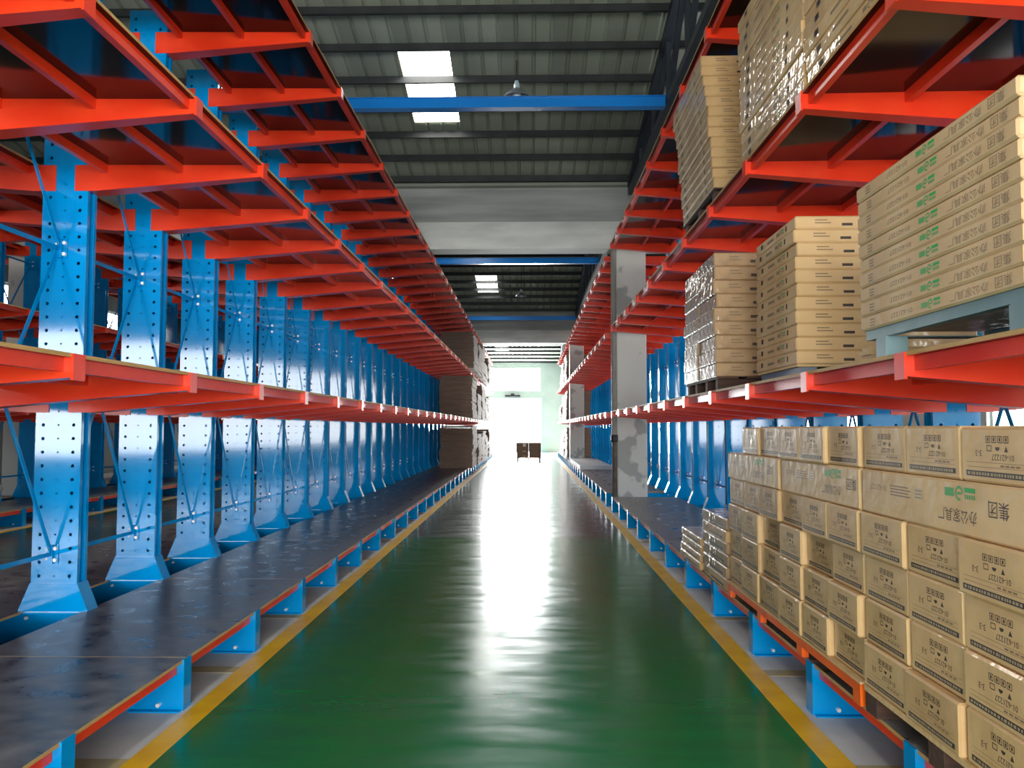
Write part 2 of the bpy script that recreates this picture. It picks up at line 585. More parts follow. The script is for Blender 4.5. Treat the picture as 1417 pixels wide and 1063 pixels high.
# concrete valley beams and columns
for i, cy in enumerate(COLS_Y):
    nm = ('nearer', 'farther')[i]
    t = tag(empty('concrete_beam', (0, cy, 5.2)), 'pale concrete beam crossing the aisle under the roof, the %s of two' % nm, 'beam', 'concrete valley beams')
    MB().box(LEFT_X, RIGHT_X, 0.05, 0.55, 0.045, 0.60, M['concrete']).build('lower_beam', t)
    MB().box(LEFT_X, RIGHT_X, 0.20, 0.48, 0.60, 1.34, M['concrete_stained']).build('gutter_wall', t)
    MB().box(LEFT_X, RIGHT_X, 0.02, 0.58, 1.34, 1.40, M['roof']).build('flashing', t)
    for cx, side in ((2.06, 'right hand rack'), (-10.35, 'far left rack')):
        tag(MB().chamfer(cx - 0.3, cx + 0.3, cy, cy + 0.6, 0, 5.22, 0.015, M['column']).build('concrete_column'),
            'square white peeling concrete column standing in the %s, the %s one' % (side, nm), 'column', 'concrete columns')
p = tag(empty('drain_pipe', (1.70, 16.12, 0)), 'grey vertical drain pipe beside the nearer concrete column', 'pipe')
MB().tube([(0, 0, 1.42), (0, 0, 5.2)], [0.055, 0.055], M['pipe'], 14).build('upper_pipe', p, smooth=False)
MB().tube([(0, 0, 0), (0, 0, 1.42)], [0.05, 0.05], M['rust'], 14).build('lower_pipe', p)
MB().tube([(0, 0, 1.34), (0, 0, 1.36), (0, 0, 1.46), (0, 0, 1.48)], [0.062, 0.072, 0.072, 0.062], M['black'], 14).build('coupling', p)

# pendant dome lamps
for (lx, ly, lz, lab) in ((-0.18, 12.35, 6.75, 'domed grey pendant lamp hanging by the near blue tie beam'),
                          (-0.27, 29.6, 6.45, 'small domed pendant lamp in the second roof bay')):
    t = tag(empty('pendant_lamp', (lx, ly, lz)), lab, 'lamp', 'pendant lamps')
    topz = roof_z(0 if ly < 16 else 1, ly) - lz - 0.1
    MB().tube([(0, 0, 0.24), (0, 0, topz)], [0.008, 0.008], M['black'], 6).build('cord', t)
    MB().tube([(0, 0, 0.14), (0, 0, 0.2), (0, 0, 0.27)], [0.05, 0.05, 0.03], M['glass'], 12).build('socket', t)
    MB().tube([(0, 0, 0.0), (0, 0, 0.03), (0, 0, 0.08), (0, 0, 0.12), (0, 0, 0.15)], [0.21, 0.2, 0.15, 0.09, 0.05], M['lamp_metal'], 18, caps=False).build('shade', t, smooth=True)
    MB().tube([(0, 0, -0.03), (0, 0, 0.0), (0, 0, 0.06), (0, 0, 0.13)], [0.03, 0.06, 0.07, 0.035], M['glass'], 12).build('bulb', t, smooth=True)

for y, z, lab in ((24.9, 6.9, 'thin pale conduit crossing under the second roof bay, beside the skylight'),):
    tag(MB().tube([(LEFT_X, y, z), (RIGHT_X, y, z)], [0.02, 0.02], M['galv'], 8).build('conduit_pipe'), lab, 'pipe')

# ------------------------------------------------------------------ cantilever racks
PWD, PDP = 0.34, 0.13                      # upright width (X) and depth (Y)


def perforated_face(mb, y, flip, z0, z1):
    """sheet with three columns of octagonal bolt holes"""
    pitch = 0.1
    cells = [(-0.113, 0.05, 0.013), (0.0, 0.05, 0.007), (0.113, 0.05, 0.013)]
    xs = [-PWD / 2] + [v for c in cells for v in (c[0] - c[1], c[0] + c[1])] + [PWD / 2]

    def face(pts):
        mb.poly(pts[::-1] if flip else pts, M['blue'])
    n = int((z1 - z0) / pitch)
    zt = z0 + n * pitch
    for a, b in zip(xs[0::2], xs[1::2]):
        face([(a, y, z0), (b, y, z0), (b, y, zt), (a, y, zt)])
    face([(-PWD / 2, y, zt), (PWD / 2, y, zt), (PWD / 2, y, z1), (-PWD / 2, y, z1)])
    for cx, h, r in cells:
        for j in range(n):
            zc = z0 + (j + 0.5) * pitch
            o = [(cx + r * math.cos(R(22.5 + 45 * t)), y, zc + r * math.sin(R(22.5 + 45 * t))) for t in range(8)]
            c = [(cx - h, y, zc - h), (cx + h, y, zc - h), (cx + h, y, zc + h), (cx - h, y, zc + h)]
            face([c[0], c[1], o[6], o[5]])
            face([c[1], c[2], o[0], o[7]])
            face([c[2], c[3], o[2], o[1]])
            face([c[3], c[0], o[4], o[3]])
            face([c[1], o[7], o[6]])
            face([c[2], o[1], o[0]])
            face([c[3], o[3], o[2]])
            face([c[0], o[5], o[4]])


def upright_mesh():
    mb = MB()
    z0, z1 = 0.49, 5.42
    hw, hd = PWD / 2, PDP / 2
    perforated_face(mb, -hd, False, z0, z1)
    perforated_face(mb, hd, True, z0, z1)
    # side channels with a shallow recess between two flanges
    for s in (-1, 1):
        xo, xi = s * hw, s * (hw - 0.03)
        for (xa, ya, xb, yb) in ((xo, -hd, xo, -hd + 0.035), (xo, -hd + 0.035, xi, -hd + 0.035), (xi, -hd + 0.035, xi, hd - 0.035),
                                 (xi, hd - 0.035, xo, hd - 0.035), (xo, hd - 0.035, xo, hd)):
            q = [(xa, ya, z0), (xb, yb, z0), (xb, yb, z1), (xa, ya, z1)]
            mb.poly(q if s > 0 else q[::-1], M['blue'])
    mb.poly([(-hw, -hd, z1), (hw, -hd, z1), (hw, hd, z1), (-hw, hd, z1)], M['blue'])
    return mb.mesh('upright')


def flare_mesh():
    mb = MB()
    b, t = (0.26, 0.0715), (PWD / 2 + 0.004, PDP / 2 + 0.006)
    mb.hexa([(-b[0], -b[1], 0.282), (b[0], -b[1], 0.282), (b[0], b[1], 0.282), (-b[0], b[1], 0.282),
             (-t[0], -t[1], 0.49), (t[0], -t[1], 0.49), (t[0], t[1], 0.49), (-t[0], t[1], 0.49)], M['blue'])
    mb.box(-0.265, 0.265, -0.095, 0.095, 0.268, 0.282, M['blue'])
    return mb.mesh('foot_flare')


def base_mesh():
    mb = MB()
    mb.box(-TIP + 0.01, TIP - 0.01, -0.05, 0.05, 0.0, 0.268, M['blue'])
    for s in (-1, 1):
        xa, xb = sorted((s * TIP, s * (TIP - 0.01)))
        mb.box(xa, xb, -0.052, 0.052, 0.0, 0.287, M['blue'])
        xa, xb = sorted((s * (TIP - 0.30), s * (TIP - 0.01)))
        mb.box(xa, xb, -0.09, 0.09, 0.0, 0.008, M['blue'])
        mb.tube([(s * (TIP - 0.14), -0.05, 0.035), (s * (TIP - 0.14), -0.072, 0.035)], [0.012, 0.012], M['zinc'], 8)
    mb.tube([(-0.2, -0.05, 0.235), (-0.2, -0.065, 0.235)], [0.012, 0.012], M['zinc'], 8)
    return mb.mesh('base_beam')


def arm_mesh(s):
    """tapered arm on side s with a two-plate clamp around the upright; z = 0 is the top of the arm"""
    mb = MB()
    m = M['red']
    hw = PWD / 2

    def X(a):
        return s * a

    def hx(x0, x1, y0, y1, zb0, zb1, zt):
        p = [(X(x0), y0, zb0), (X(x1), y0, zb1), (X(x1), y1, zb1), (X(x0), y1, zb0), (X(x0), y0, zt), (X(x1), y0, zt), (X(x1), y1, zt), (X(x0), y1, zt)]
        if s < 0:
            p = [p[1], p[0], p[3], p[2], p[5], p[4], p[7], p[6]]
        mb.hexa(p, m)
    for ys in (-1, 1):
        y0, y1 = sorted((ys * (PDP / 2 + 0.001), ys * (PDP / 2 + 0.007)))
        hx(0.072, hw + 0.07, y0, y1, -0.195, -0.195, 0.0)
    hx(hw + 0.001, hw + 0.07, -PDP / 2 + 0.0, PDP / 2, -0.195, -0.195, 0.0)
    a, b, ya, yb = hw + 0.07, TIP - 0.012, PDP / 2 + 0.007, 0.042
    p = [(X(a), -ya, -0.195), (X(b), -yb, -0.088), (X(b), yb, -0.088), (X(a), ya, -0.195), (X(a), -ya, 0), (X(b), -yb, 0), (X(b), yb, 0), (X(a), ya, 0)]
    mb.hexa(p if s > 0 else [p[1], p[0], p[3], p[2], p[5], p[4], p[7], p[6]], m)
    hx(TIP - 0.012, TIP, -0.048, 0.048, -0.100, -0.100, 0.016)
    return mb.mesh('arm')


def node_mesh():
    """brace bracket with two bolt heads on the upright's face"""
    mb = MB()
    hd = PDP / 2
    mb.box(-0.035, 0.0, -hd - 0.03, -hd - 0.001, -0.07, 0.07, M['blue'])
    mb.box(-0.035, 0.03, -hd - 0.008, -hd - 0.001, -0.07, 0.07, M['blue'])
    for z in (-0.042, 0.042):
        mb.tube([(0.012, -hd - 0.008, z), (0.012, -hd - 0.024, z)], [0.016, 0.014], M['zinc'], 8)
        mb.tube([(-0.035, -hd - 0.018, z * 0.8), (-0.052, -hd - 0.018, z * 0.8)], [0.010, 0.010], M['zinc'], 6)
    return mb.mesh('brace_bracket')


ME_UP, ME_FLARE, ME_BASE, ME_NODE = upright_mesh(), flare_mesh(), base_mesh(), node_mesh()
ME_ARM = {1: arm_mesh(1), -1: arm_mesh(-1)}
NODES = (0.70, 2.95, 4.85)


def stringer_mesh(ht, mat_):
    g = 0.043
    return MB().box(-0.02, 0.02, g, S - g, -ht, 0, mat_).mesh('stringer')


ME_STR = stringer_mesh(0.062, M['red'])
ME_STR0 = MB().box(-0.02, 0.02, 0.053, S - 0.053, -0.062, 0, M['red']).mesh('stringer')


def deck_mesh(ln):
    mb = MB()
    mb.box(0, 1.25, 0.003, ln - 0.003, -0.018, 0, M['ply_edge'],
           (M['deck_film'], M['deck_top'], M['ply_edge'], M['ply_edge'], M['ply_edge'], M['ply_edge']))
    return mb.mesh('deck_board')


ME_DECK = {1: deck_mesh(S), 2: deck_mesh(2 * S)}


def brace_mesh(zr):
    return MB().bar((-0.026, -PDP / 2 - 0.016, 0), (-0.026, S - PDP / 2 - 0.016, zr), 0.008, 0.032, M['blue']).mesh('brace')


ME_BR = {}


def brace(zr):
    if zr not in ME_BR:
        ME_BR[zr] = brace_mesh(zr)
    return ME_BR[zr]


def rack(cx, label, k0, k1, aisle, column_side=0, sides=(1, -1), own=300):
    root = tag(empty('cantilever_rack', (cx, 0, 0)), label, 'rack', 'cantilever racks')
    for k in range(k0, k1 + 1):
        y = yk(k)
        u = place('upright', ME_UP, root, (0, y, 0))
        place('foot_flare', ME_FLARE, u)
        place('base_beam', ME_BASE, u)
        for z in NODES:
            place('brace_bracket', ME_NODE, u, (0, 0, z))
        for lv in (1, 2, 3):
            for s in sides:
                place('arm', ME_ARM[s], u, (0, 0, DECK[lv] - 0.018))
    # bracing
    for k in range(k0, k1):
        y = yk(k)
        for z in NODES:
            place('strut', brace(0.0), root, (0.012 * 0, y, z))
        for za, zb in zip(NODES, NODES[1:]):
            place('brace', brace(zb - za), root, (-0.012, y, za))
            place('brace', brace(za - zb), root, (0.012, y, zb))
    # decks: 2.44 m boards over two bays, seams on the even uprights
    for s in sides:
        for lv in range(4):
            k = k0
            while k < k1:
                n = 2 if (k - k0) % 2 == 0 and k + 2 <= k1 else 1
                blocked = [s == column_side and column_bay(k + i) for i in range(n)]
                if any(blocked):
                    spans = [(k + i, 1) for i in range(n) if not blocked[i]]
                else:
                    spans = [(k, n)]
                for kk, m_ in spans:
                    x = 0.22 if s > 0 else -0.22 - 1.25
                    place('deck_board', ME_DECK[m_], root, (x, yk(kk), DECK[lv]))
                k += n
    # stringers under the decks: nearest ones singly, the rest joined
    spots = []
    for k in range(k0, k1):
        for s in sides:
            if s == column_side and column_bay(k):
                continue
            for lv in range(4):
                for x in ((1.42, 0.8) if lv == 0 else (1.415, 0.86, 0.30)):
                    spots.append((abs(yk(k) + 0.6), 0 if s == aisle else 1, k, s * x, lv))
    spots.sort(key=lambda t: t[0] + 14 * t[1])
    for t in spots[:own]:
        place('stringer', ME_STR0 if t[4] == 0 else ME_STR, root, (t[3], yk(t[2]), DECK[t[4]] - 0.0185))
    mb = MB()
    for t in spots[own:]:
        y, z = yk(t[2]), DECK[t[4]] - 0.0185
        g = 0.053 if t[4] == 0 else 0.043
        mb.box(t[3] - 0.02, t[3] + 0.02, y + g, y + S - g, z - 0.062, z, M['red'])
    if mb.f:
        mb.build('far_stringers', root)['kind'] = 'stuff'
    return root


rack(AX, 'blue cantilever rack with red arms, long empty row left of the aisle', K0, K1, 1)
rack(CX, 'blue cantilever rack with red arms right of the aisle, loaded with brown cartons', K0, K1, -1, column_side=-1)
rack(BX, 'dark blue cantilever rack row seen behind the left row, across the next aisle', -1, K1, 1, column_side=-1)


# ------------------------------------------------------------------ printing on cartons
def text_polys(string, size):
    cu = bpy.data.curves.new('t', 'FONT')
    cu.body = string
    cu.size = size
    cu.resolution_u = 2
    o = bpy.data.objects.new('t', cu)
    COL.objects.link(o)
    dg = bpy.context.evaluated_depsgraph_get()
    me = bpy.data.meshes.new_from_object(o.evaluated_get(dg))
    vs = [(v.co.x, v.co.y) for v in me.vertices]
    fs = [tuple(p.vertices) for p in me.polygons]
    bpy.data.objects.remove(o)
    bpy.data.curves.remove(cu)
    bpy.data.meshes.remove(me)
    return vs, fs


TXT = {}


def add_text(mb, string, u, v, h, m, to3d, upside=True, depth=0.0, width=None):
    """text with its box's lower-left (as seen) at u,v and height h; upside = printed upside down"""
    if string not in TXT:
        TXT[string] = text_polys(string, 1.0)
    vs, fs = TXT[string]
    if not vs:
        return
    xa, xb = min(p[0] for p in vs), max(p[0] for p in vs)
    ya, yb = min(p[1] for p in vs), max(p[1] for p in vs)
    k = h / (yb - ya)
    kx = k if width is None else width / (xb - xa)
    n = len(mb.v)
    for (x, y) in vs:
        a, b = (x - xa) * kx, (y - ya) * k
        if upside:
            a, b = (xb - xa) * kx - a, h - b
        mb.v.append(to3d(u + a, v + b, depth))
    si = mb.slot(m)
    for f in fs:
        mb.f.append(tuple(n + i for i in f))
        mb.mi.append(si)


def add_rect(mb, u0, u1, v0, v1, m, to3d, depth=0.0):
    mb.poly([to3d(u0, v0, depth), to3d(u1, v0, depth), to3d(u1, v1, depth), to3d(u0, v1, depth)], m)


def frame_rect(mb, u0, u1, v0, v1, t, m, to3d):
    add_rect(mb, u0, u1, v0, v0 + t, m, to3d)
    add_rect(mb, u0, u1, v1 - t, v1, m, to3d)
    add_rect(mb, u0, u0 + t, v0 + t, v1 - t, m, to3d)
    add_rect(mb, u1 - t, u1, v0 + t, v1 - t, m, to3d)


def face_aisle(x, wy):
    """print space on a face that looks towards -X; u runs to the viewer's right (towards -Y)"""
    return lambda u, v, d: (x - 0.0008 - d, wy / 2 - u, v)


def face_cam(y, wx):
    """print space on a face that looks towards -Y; u runs along +X"""
    return lambda u, v, d: (-wx / 2 + u, y - 0.0008 - d, v)


def logo(mb, u, v, h, to3d, m1, m2):
    """green round swirl with a bar and a wordmark block"""
    n = 10
    for k in range(n - 2):
        a0, a1 = 2 * math.pi * k / n, 2 * math.pi * (k + 1) / n
        r0, r1 = h * 0.5, h * 0.32
        c = (u + h * 0.5, v + h * 0.5)
        mb.poly([to3d(c[0] + r0 * math.cos(a0), c[1] + r0 * math.sin(a0), 0), to3d(c[0] + r0 * math.cos(a1), c[1] + r0 * math.sin(a1), 0),
                 to3d(c[0] + r1 * math.cos(a1), c[1] + r1 * math.sin(a1), 0), to3d(c[0] + r1 * math.cos(a0), c[1] + r1 * math.sin(a0), 0)], m1)
    add_rect(mb, u + h * 0.25, u + h * 0.75, v + h * 0.42, v + h * 0.58, m1, to3d)
    add_rect(mb, u - h * 1.3, u - h * 0.15, v + h * 0.25, v + h * 0.8, m1, to3d)
    add_rect(mb, u + h * 1.15, u + h * 2.4, v + h * 0.62, v + h * 0.92, m2, to3d)
    for k in range(5):
        add_rect(mb, u + h * (1.15 + k * 0.26), u + h * (1.33 + k * 0.26), v + h * 0.2, v + h * 0.48, m1, to3d)


NUMBER, COMPANY, FACTORY = '01-621227', '\u96c6\u56e2', '\u529e\u516c\u5bb6\u5177\u5382'


def end_print(x, wy, h, seed=0):
    rr = random.Random(seed)
    T = face_aisle(x, wy)
    mb = MB()
    e = wy / 0.44
    add_rect(mb, 0.035 * e, 0.405 * e, 0.022, 0.042, M['strip'], T)
    u = 0.045 * e
    while u < 0.39 * e:
        wd = rr.uniform(0.006, 0.016)
        add_rect(mb, u, u + wd, 0.027, 0.037, M['strip_light'], T, 0.0006)
        u += wd + rr.uniform(0.004, 0.008)
    add_rect(mb, 0.04 * e, 0.40 * e, 0.055, 0.0565, M['ink_faint'], T)
    add_rect(mb, 0.04 * e, 0.40 * e, 0.072, 0.0735, M['ink_faint'], T)
    for k in range(4):
        add_rect(mb, (0.25 + k * 0.03) * e, (0.272 + k * 0.03) * e, 0.06, 0.067, M['ink_faint'], T)
    add_text(mb, NUMBER, 0.20 * e, 0.082, 0.021, M['ink'], T, width=0.13 * e)
    add_text(mb, '3-3', 0.10 * e, 0.094, 0.022, M['ink'], T)
    # handling symbols: two rows of framed marks
    for k in range(4):
        u0 = (0.165 + k * 0.036) * e
        frame_rect(mb, u0, u0 + 0.028 * e, 0.142, 0.166, 0.003, M['ink'], T)
        add_rect(mb, u0 + 0.009, u0 + 0.018, 0.148, 0.160, M['ink'], T)
    c = (0.235 * e, 0.118)
    for k in range(6):
        a0, a1 = math.pi * k / 6, math.pi * (k + 1) / 6
        mb.poly([T(c[0], c[1] + 0.01, 0), T(c[0] + 0.013 * math.cos(a0), c[1] + 0.01 - 0.013 * math.sin(a0), 0),
                 T(c[0] + 0.013 * math.cos(a1), c[1] + 0.01 - 0.013 * math.sin(a1), 0)], M['ink'])
    mb.poly([T(0.275 * e, 0.112, 0), T(0.297 * e, 0.112, 0), T(0.286 * e, 0.132, 0)], M['ink'])
    frame_rect(mb, 0.17 * e, 0.20 * e, 0.113, 0.134, 0.003, M['ink'], T)
    return mb.mesh('carton_print')


def long_print(x, wy, h):
    T = face_aisle(x, wy)
    mb = MB()
    add_text(mb, NUMBER, 0.10, h * 0.56, 0.026, M['ink_faint'], T, width=0.17)
    for k in range(4):
        add_rect(mb, 0.31, 0.50 - 0.02 * (k % 2), h * 0.50 + k * 0.013, h * 0.50 + k * 0.013 + 0.006, M['ink_faint'], T)
    add_rect(mb, 0.53, 0.61, h * 0.50, h * 0.74, M['sticker'], T)
    for k in range(3):
        add_rect(mb, 0.54, 0.60, h * 0.54 + k * 0.014, h * 0.54 + k * 0.014 + 0.004, M['ink_faint'], T, 0.0005)
    logo(mb, 0.86, h * 0.62, 0.058, T, M['green_ink'], M['green_ink2'])
    add_text(mb, FACTORY, 0.73, h * 0.22, 0.052, M['ink'], T)
    add_text(mb, COMPANY, 1.08, h * 0.42, 0.06, M['ink'], T)
    return mb.mesh('carton_print')


def flat_print(x, wy, h):
    """pale flat carton side: text blocks, green mark, large faint characters"""
    T = face_aisle(x, wy)
    mb = MB()
    v = h * 0.2
    hh = h * 0.6
    for k in range(3):
        add_rect(mb, 0.10 + 0.012, 0.16, v + k * hh / 3, v + k * hh / 3 + hh * 0.16, M['ink_faint'], T)
    add_text(mb, NUMBER, 0.33, v + hh * 0.2, hh * 0.5, M['ink_faint'], T, width=0.2)
    logo(mb, 0.66, v, hh, T, M['green_ink'], M['green_ink2'])
    add_text(mb, FACTORY, 0.83, v, hh * 0.85, M['ink_faint'], T, width=0.26)
    add_text(mb, COMPANY, 1.13, v, hh, M['ink_faint'], T, width=0.10)
    return mb.mesh('carton_print')


def stack_end_print(y, wx, h):
    T = face_cam(y, wx)
    mb = MB()
    for k in range(2):
        add_rect(mb, wx * 0.11, wx * (0.20 - 0.02 * k), h * (0.42 + 0.22 * k), h * (0.50 + 0.22 * k), M['ink_faint'], T)
    add_rect(mb, wx * 0.26, wx * 0.32, h * 0.24, h * 0.44, M['ink'], T)
    return mb.mesh('carton_print')


def side_marks(x, wy, h):
    T = face_aisle(x, wy)
    mb = MB()
    for f in (0.14, 0.16, 0.78):
        add_rect(mb, wy * f, wy * (f + 0.03), h * 0.35, h * 0.75, M['ink'], T)
    add_rect(mb, wy * 0.32, wy * 0.48, h * 0.4, h * 0.6, M['ink_faint'], T)
    logo(mb, wy * 0.62, h * 0.3, h * 0.5, T, M['ink_faint'], M['green_ink'])
    return mb.mesh('carton_print')


def strip_print(x, wy, h):
    T = face_aisle(x, wy)
    mb = MB()
    add_rect(mb, wy * 0.32, wy * 0.86, h * 0.22, h * 0.42, M['strip'], T)
    add_rect(mb, wy * 0.10, wy * 0.22, h * 0.3, h * 0.7, M['ink_faint'], T)
    return mb.mesh('carton_print')


CARTON_CACHE = {}


def carton_mesh(dx, dy, dz, m, c=0.009):
    k = (round(dx, 4), round(dy, 4), round(dz, 4), m.name)
    if k not in CARTON_CACHE:
        CARTON_CACHE[k] = MB().chamfer(-dx / 2, dx / 2, -dy / 2, dy / 2, 0, dz, c, m).mesh('carton')
    return CARTON_CACHE[k]


def carton(x0, x1, y0, y1, z0, h, m, label, group, prints=(), jitter=0.004, rz=0.35):
    """one carton; prints are shared meshes made for a carton centred on the origin"""
    dx, dy = x1 - x0, y1 - y0
    o = place('carton', carton_mesh(dx, dy, h, m), None, ((x0 + x1) / 2 + random.uniform(-jitter, jitter), (y0 + y1) / 2 + random.uniform(-jitter, jitter) * 0.3, z0),
              (0, 0, R(random.uniform(-rz, rz))))
    tag(o, label, 'carton', group)
    for p in prints:
        place('print', p, o)['kind'] = 'stuff'
    return o


ORD = ('first', 'second', 'third', 'fourth', 'fifth', 'sixth', 'seventh', 'eighth', 'ninth', 'tenth', 'eleventh', 'twelfth', 'thirteenth', 'fourteenth', 'fifteenth', 'sixteenth')

# ---- lowest tier: three loads of cartons laid ends to the aisle
H = 0.204
XF = 1.60                                   # aisle face of the loads
BASE = 0.405
LOADS = ((2.60, 3.95, 'nearest load'), (3.97, 5.22, 'middle load'), (5.24, 6.58, 'far load'))
for li, (ya, yb, nm) in enumerate(LOADS):
    wd = (yb - ya) / 3
    wc = wd - 0.012
    pr = [end_print(-0.60, wc, H, 10 * li + j) for j in range(3)]
    for row in range(4):
        for j in range(3):
            y1 = yb - j * wd
            out = random.uniform(-0.022, 0.024)
            carton(XF + out, XF + out + 1.2, y1 - wc, y1, BASE + row * H, H - 0.002, random.choice((M['card'], M['card'], M['card2'])),
                   'brown carton end, %s row up, %s from left, %s of lowest tier' % (ORD[row], ORD[j], nm),
                   'cartons on the lowest right tier', [pr[(row + j) % 3]])
    # one row lies lengthwise along the aisle
    z = BASE + 4 * H
    lp = long_print(-0.195, yb - ya - 0.01, H)
    for d in range(3):
        carton(XF + d * 0.40, XF + d * 0.40 + 0.39, ya + 0.005, yb - 0.005, z, H - 0.002, M['card'],
               'long brown carton lying lengthwise, %s of lowest tier, %s from the aisle' % (nm, ORD[d]),
               'long cartons on the lowest right tier', [lp] if d == 0 else [], rz=0.2)
    z += H
    for j in range(3):
        y1 = yb - j * wd
        if li == 2 and j == 0:
            continue
        out = random.uniform(-0.02, 0.02)
        carton(XF + out, XF + out + 1.2, y1 - wc, y1, z, H - 0.002 - random.choice((0, 0.006)), M['card'],
               'brown carton end in top row, %s from left, %s of lowest tier' % (ORD[j], nm),
               'cartons on the lowest right tier', [pr[j]])


def pallet(name_label, x0, x1, y0, y1, z0, z1, m_frame, m_top, legs=4, cat='pallet', rail=0.045, legw=0.09):
    """stringer pallet: top sheet, rails along the aisle, legs"""
    t = tag(empty('pallet', ((x0 + x1) / 2, (y0 + y1) / 2, z0)), name_label, cat, 'pallets')
    dx, dy, h = (x1 - x0) / 2, (y1 - y0) / 2, z1 - z0
    MB().box(-dx, dx, -dy, dy, h - 0.012, h, m_top).build('top_sheet', t)
    for x in (-dx + 0.02, 0.0, dx - 0.02):
        MB().box(x - 0.02, x + 0.02, -dy, dy, h - 0.012 - rail, h - 0.0125, m_frame).build('rail', t)
        for k in range(legs):
            y = -dy + legw / 2 + (2 * dy - legw) * k / (legs - 1)
            MB().box(x - 0.02, x + 0.02, y - legw / 2, y + legw / 2, 0.0005, h - 0.0125 - rail, m_frame).build('leg', t)
    return t


pallet('long orange steel pallet under the middle and far carton loads', 1.585, 2.78, 3.98, 6.57, DECK[0], BASE - 0.001, M['orange'], M['wood_pale'])
t = tag(empty('pallet', (2.2, 3.27, DECK[0])), 'pale wooden pallet under the nearest carton load of lowest tier', 'pallet', 'pallets')
MB().box(-0.61, 0.59, -0.68, 0.68, 0.092, BASE - DECK[0] - 0.001, M['wood_pale']).build('top_sheet', t)
for x in (-0.55, 0, 0.55):
    for y in (-0.6, 0.0, 0.6):
        MB().box(x - 0.06, x + 0.06, y - 0.06, y + 0.06, 0.0005, 0.0915, M['wood_dark']).build('block', t)

# ---- low stacks of flat cartons beyond the loads
for (ya, yb, n, h, nm) in ((6.66, 7.56, 6, 0.098, 'taller'), (7.66, 8.62, 4, 0.074, 'lower')):
    sp = strip_print(-0.55, yb - ya, h)
    for r_ in range(n):
        carton(1.60, 2.70, ya, yb, DECK[0] + 0.001 + r_ * h, h - 0.001, random.choice((M['card2'], M['card_grey'])),
               'flat brown carton, %s layer up in the %s low stack past the pallet loads' % (ORD[r_], nm),
               'flat cartons in low stacks', [sp], jitter=0.012)

# ---- second tier
z1 = DECK[1]
# pale flat cartons on the teal pallet
t = tag(empty('pallet', (2.2, 3.26, z1)), 'teal grey steel pallet under the pale flat cartons on the second tier', 'pallet', 'pallets')
for x in (-0.56, 0.0, 0.56):
    MB().box(x - 0.02, x + 0.02, -0.64, 0.64, 0.09, 0.135, M['pallet_teal']).build('rail', t)
for y in (-0.58, 0.46):
    MB().box(-0.585, 0.585, y - 0.05, y + 0.05, 0.0855, 0.0895, M['pallet_teal']).build('cross_plate', t)
    for x in (-0.54, 0.0, 0.54):
        MB().box(x - 0.05, x + 0.05, y - 0.05, y + 0.05, 0.0005, 0.085, M['galv'] if x == 0 else M['pallet_teal']).build('leg', t)
fp = flat_print(-0.6, 1.30, 0.0685)
for r_ in range(10):
    carton(1.60, 2.80, 2.62, 3.92, z1 + 0.136 + r_ * 0.0695, 0.0685, M['card_pale'],
           'pale flat carton with green mark, %s layer up on the teal pallet' % ORD[r_], 'pale flat cartons on the second tier', [fp], jitter=0.006, rz=0.25)
# middle stack, ends to the camera
t = tag(empty('pallet', (2.32, 5.72, z1)), 'low dark pallet under the middle carton stack on the second tier', 'pallet', 'pallets')
for x in (-0.5, 0, 0.5):
    MB().box(x - 0.06, x + 0.06, -0.42, 0.42, 0.0005, 0.07, M['galv'] if x < 0 else M['wood_dark']).build('runner', t)
MB().box(-0.58, 0.58, -0.45, 0.45, 0.0705, 0.085, M['wood_pale']).build('top_sheet', t)
ep = stack_end_print(-0.46, 1.16, 0.0875)
sm = side_marks(-0.58, 0.92, 0.0875)
for r_ in range(11):
    carton(1.74, 2.90, 5.26, 6.18, z1 + 0.086 + r_ * 0.0885, 0.0875, M['card'],
           'flat brown carton, %s layer up in the middle stack of the second tier' % ORD[r_], 'flat cartons in the middle second tier stack', [ep, sm], jitter=0.008)
# film-wrapped stack on dark pallet, two columns
t = tag(empty('pallet', (2.2, 7.6, z1)), 'dark wooden pallet under the film wrapped stack on the second tier', 'pallet', 'pallets')
for y in (-0.6, -0.2, 0.25, 0.62):
    MB().box(-0.58, 0.58, y - 0.04, y + 0.04, 0.0005, 0.09, M['wood_dark']).build('runner', t)
for x in (-0.5, -0.25, 0, 0.25, 0.5):
    MB().box(x - 0.09, x + 0.09, -0.68, 0.68, 0.0905, 0.11, M['wood_dark']).build('plank', t)
for c_ in range(2):
    ya = 6.93 + c_ * 0.69
    ep2 = stack_end_print(-0.34, 1.2, 0.117)
    for r_ in range(9):
        carton(1.60, 2.80, ya, ya + 0.67, z1 + 0.111 + r_ * 0.119, 0.118, M['card_grey'] if c_ or r_ < 99 else M['card'],
               'shiny film-wrapped carton, %s layer up, %s column, far second tier stack' % (ORD[r_], ('near', 'far')[c_]),
               'film wrapped cartons on the second tier', [ep2] if c_ == 0 else [], jitter=0.014)
t = tag(empty('wood_offcut_stack', (1.86, 4.12, z1)), 'small stack of pale wooden offcuts beside the teal pallet', 'offcuts')
for k in range(4):
    MB().box(-0.16 + 0.01 * (k % 2), 0.16, -0.06, 0.06 - 0.008 * (k % 2), 0.0005 + k * 0.02, k * 0.02 + 0.0195, M['wood_pale']).build('slat', t)

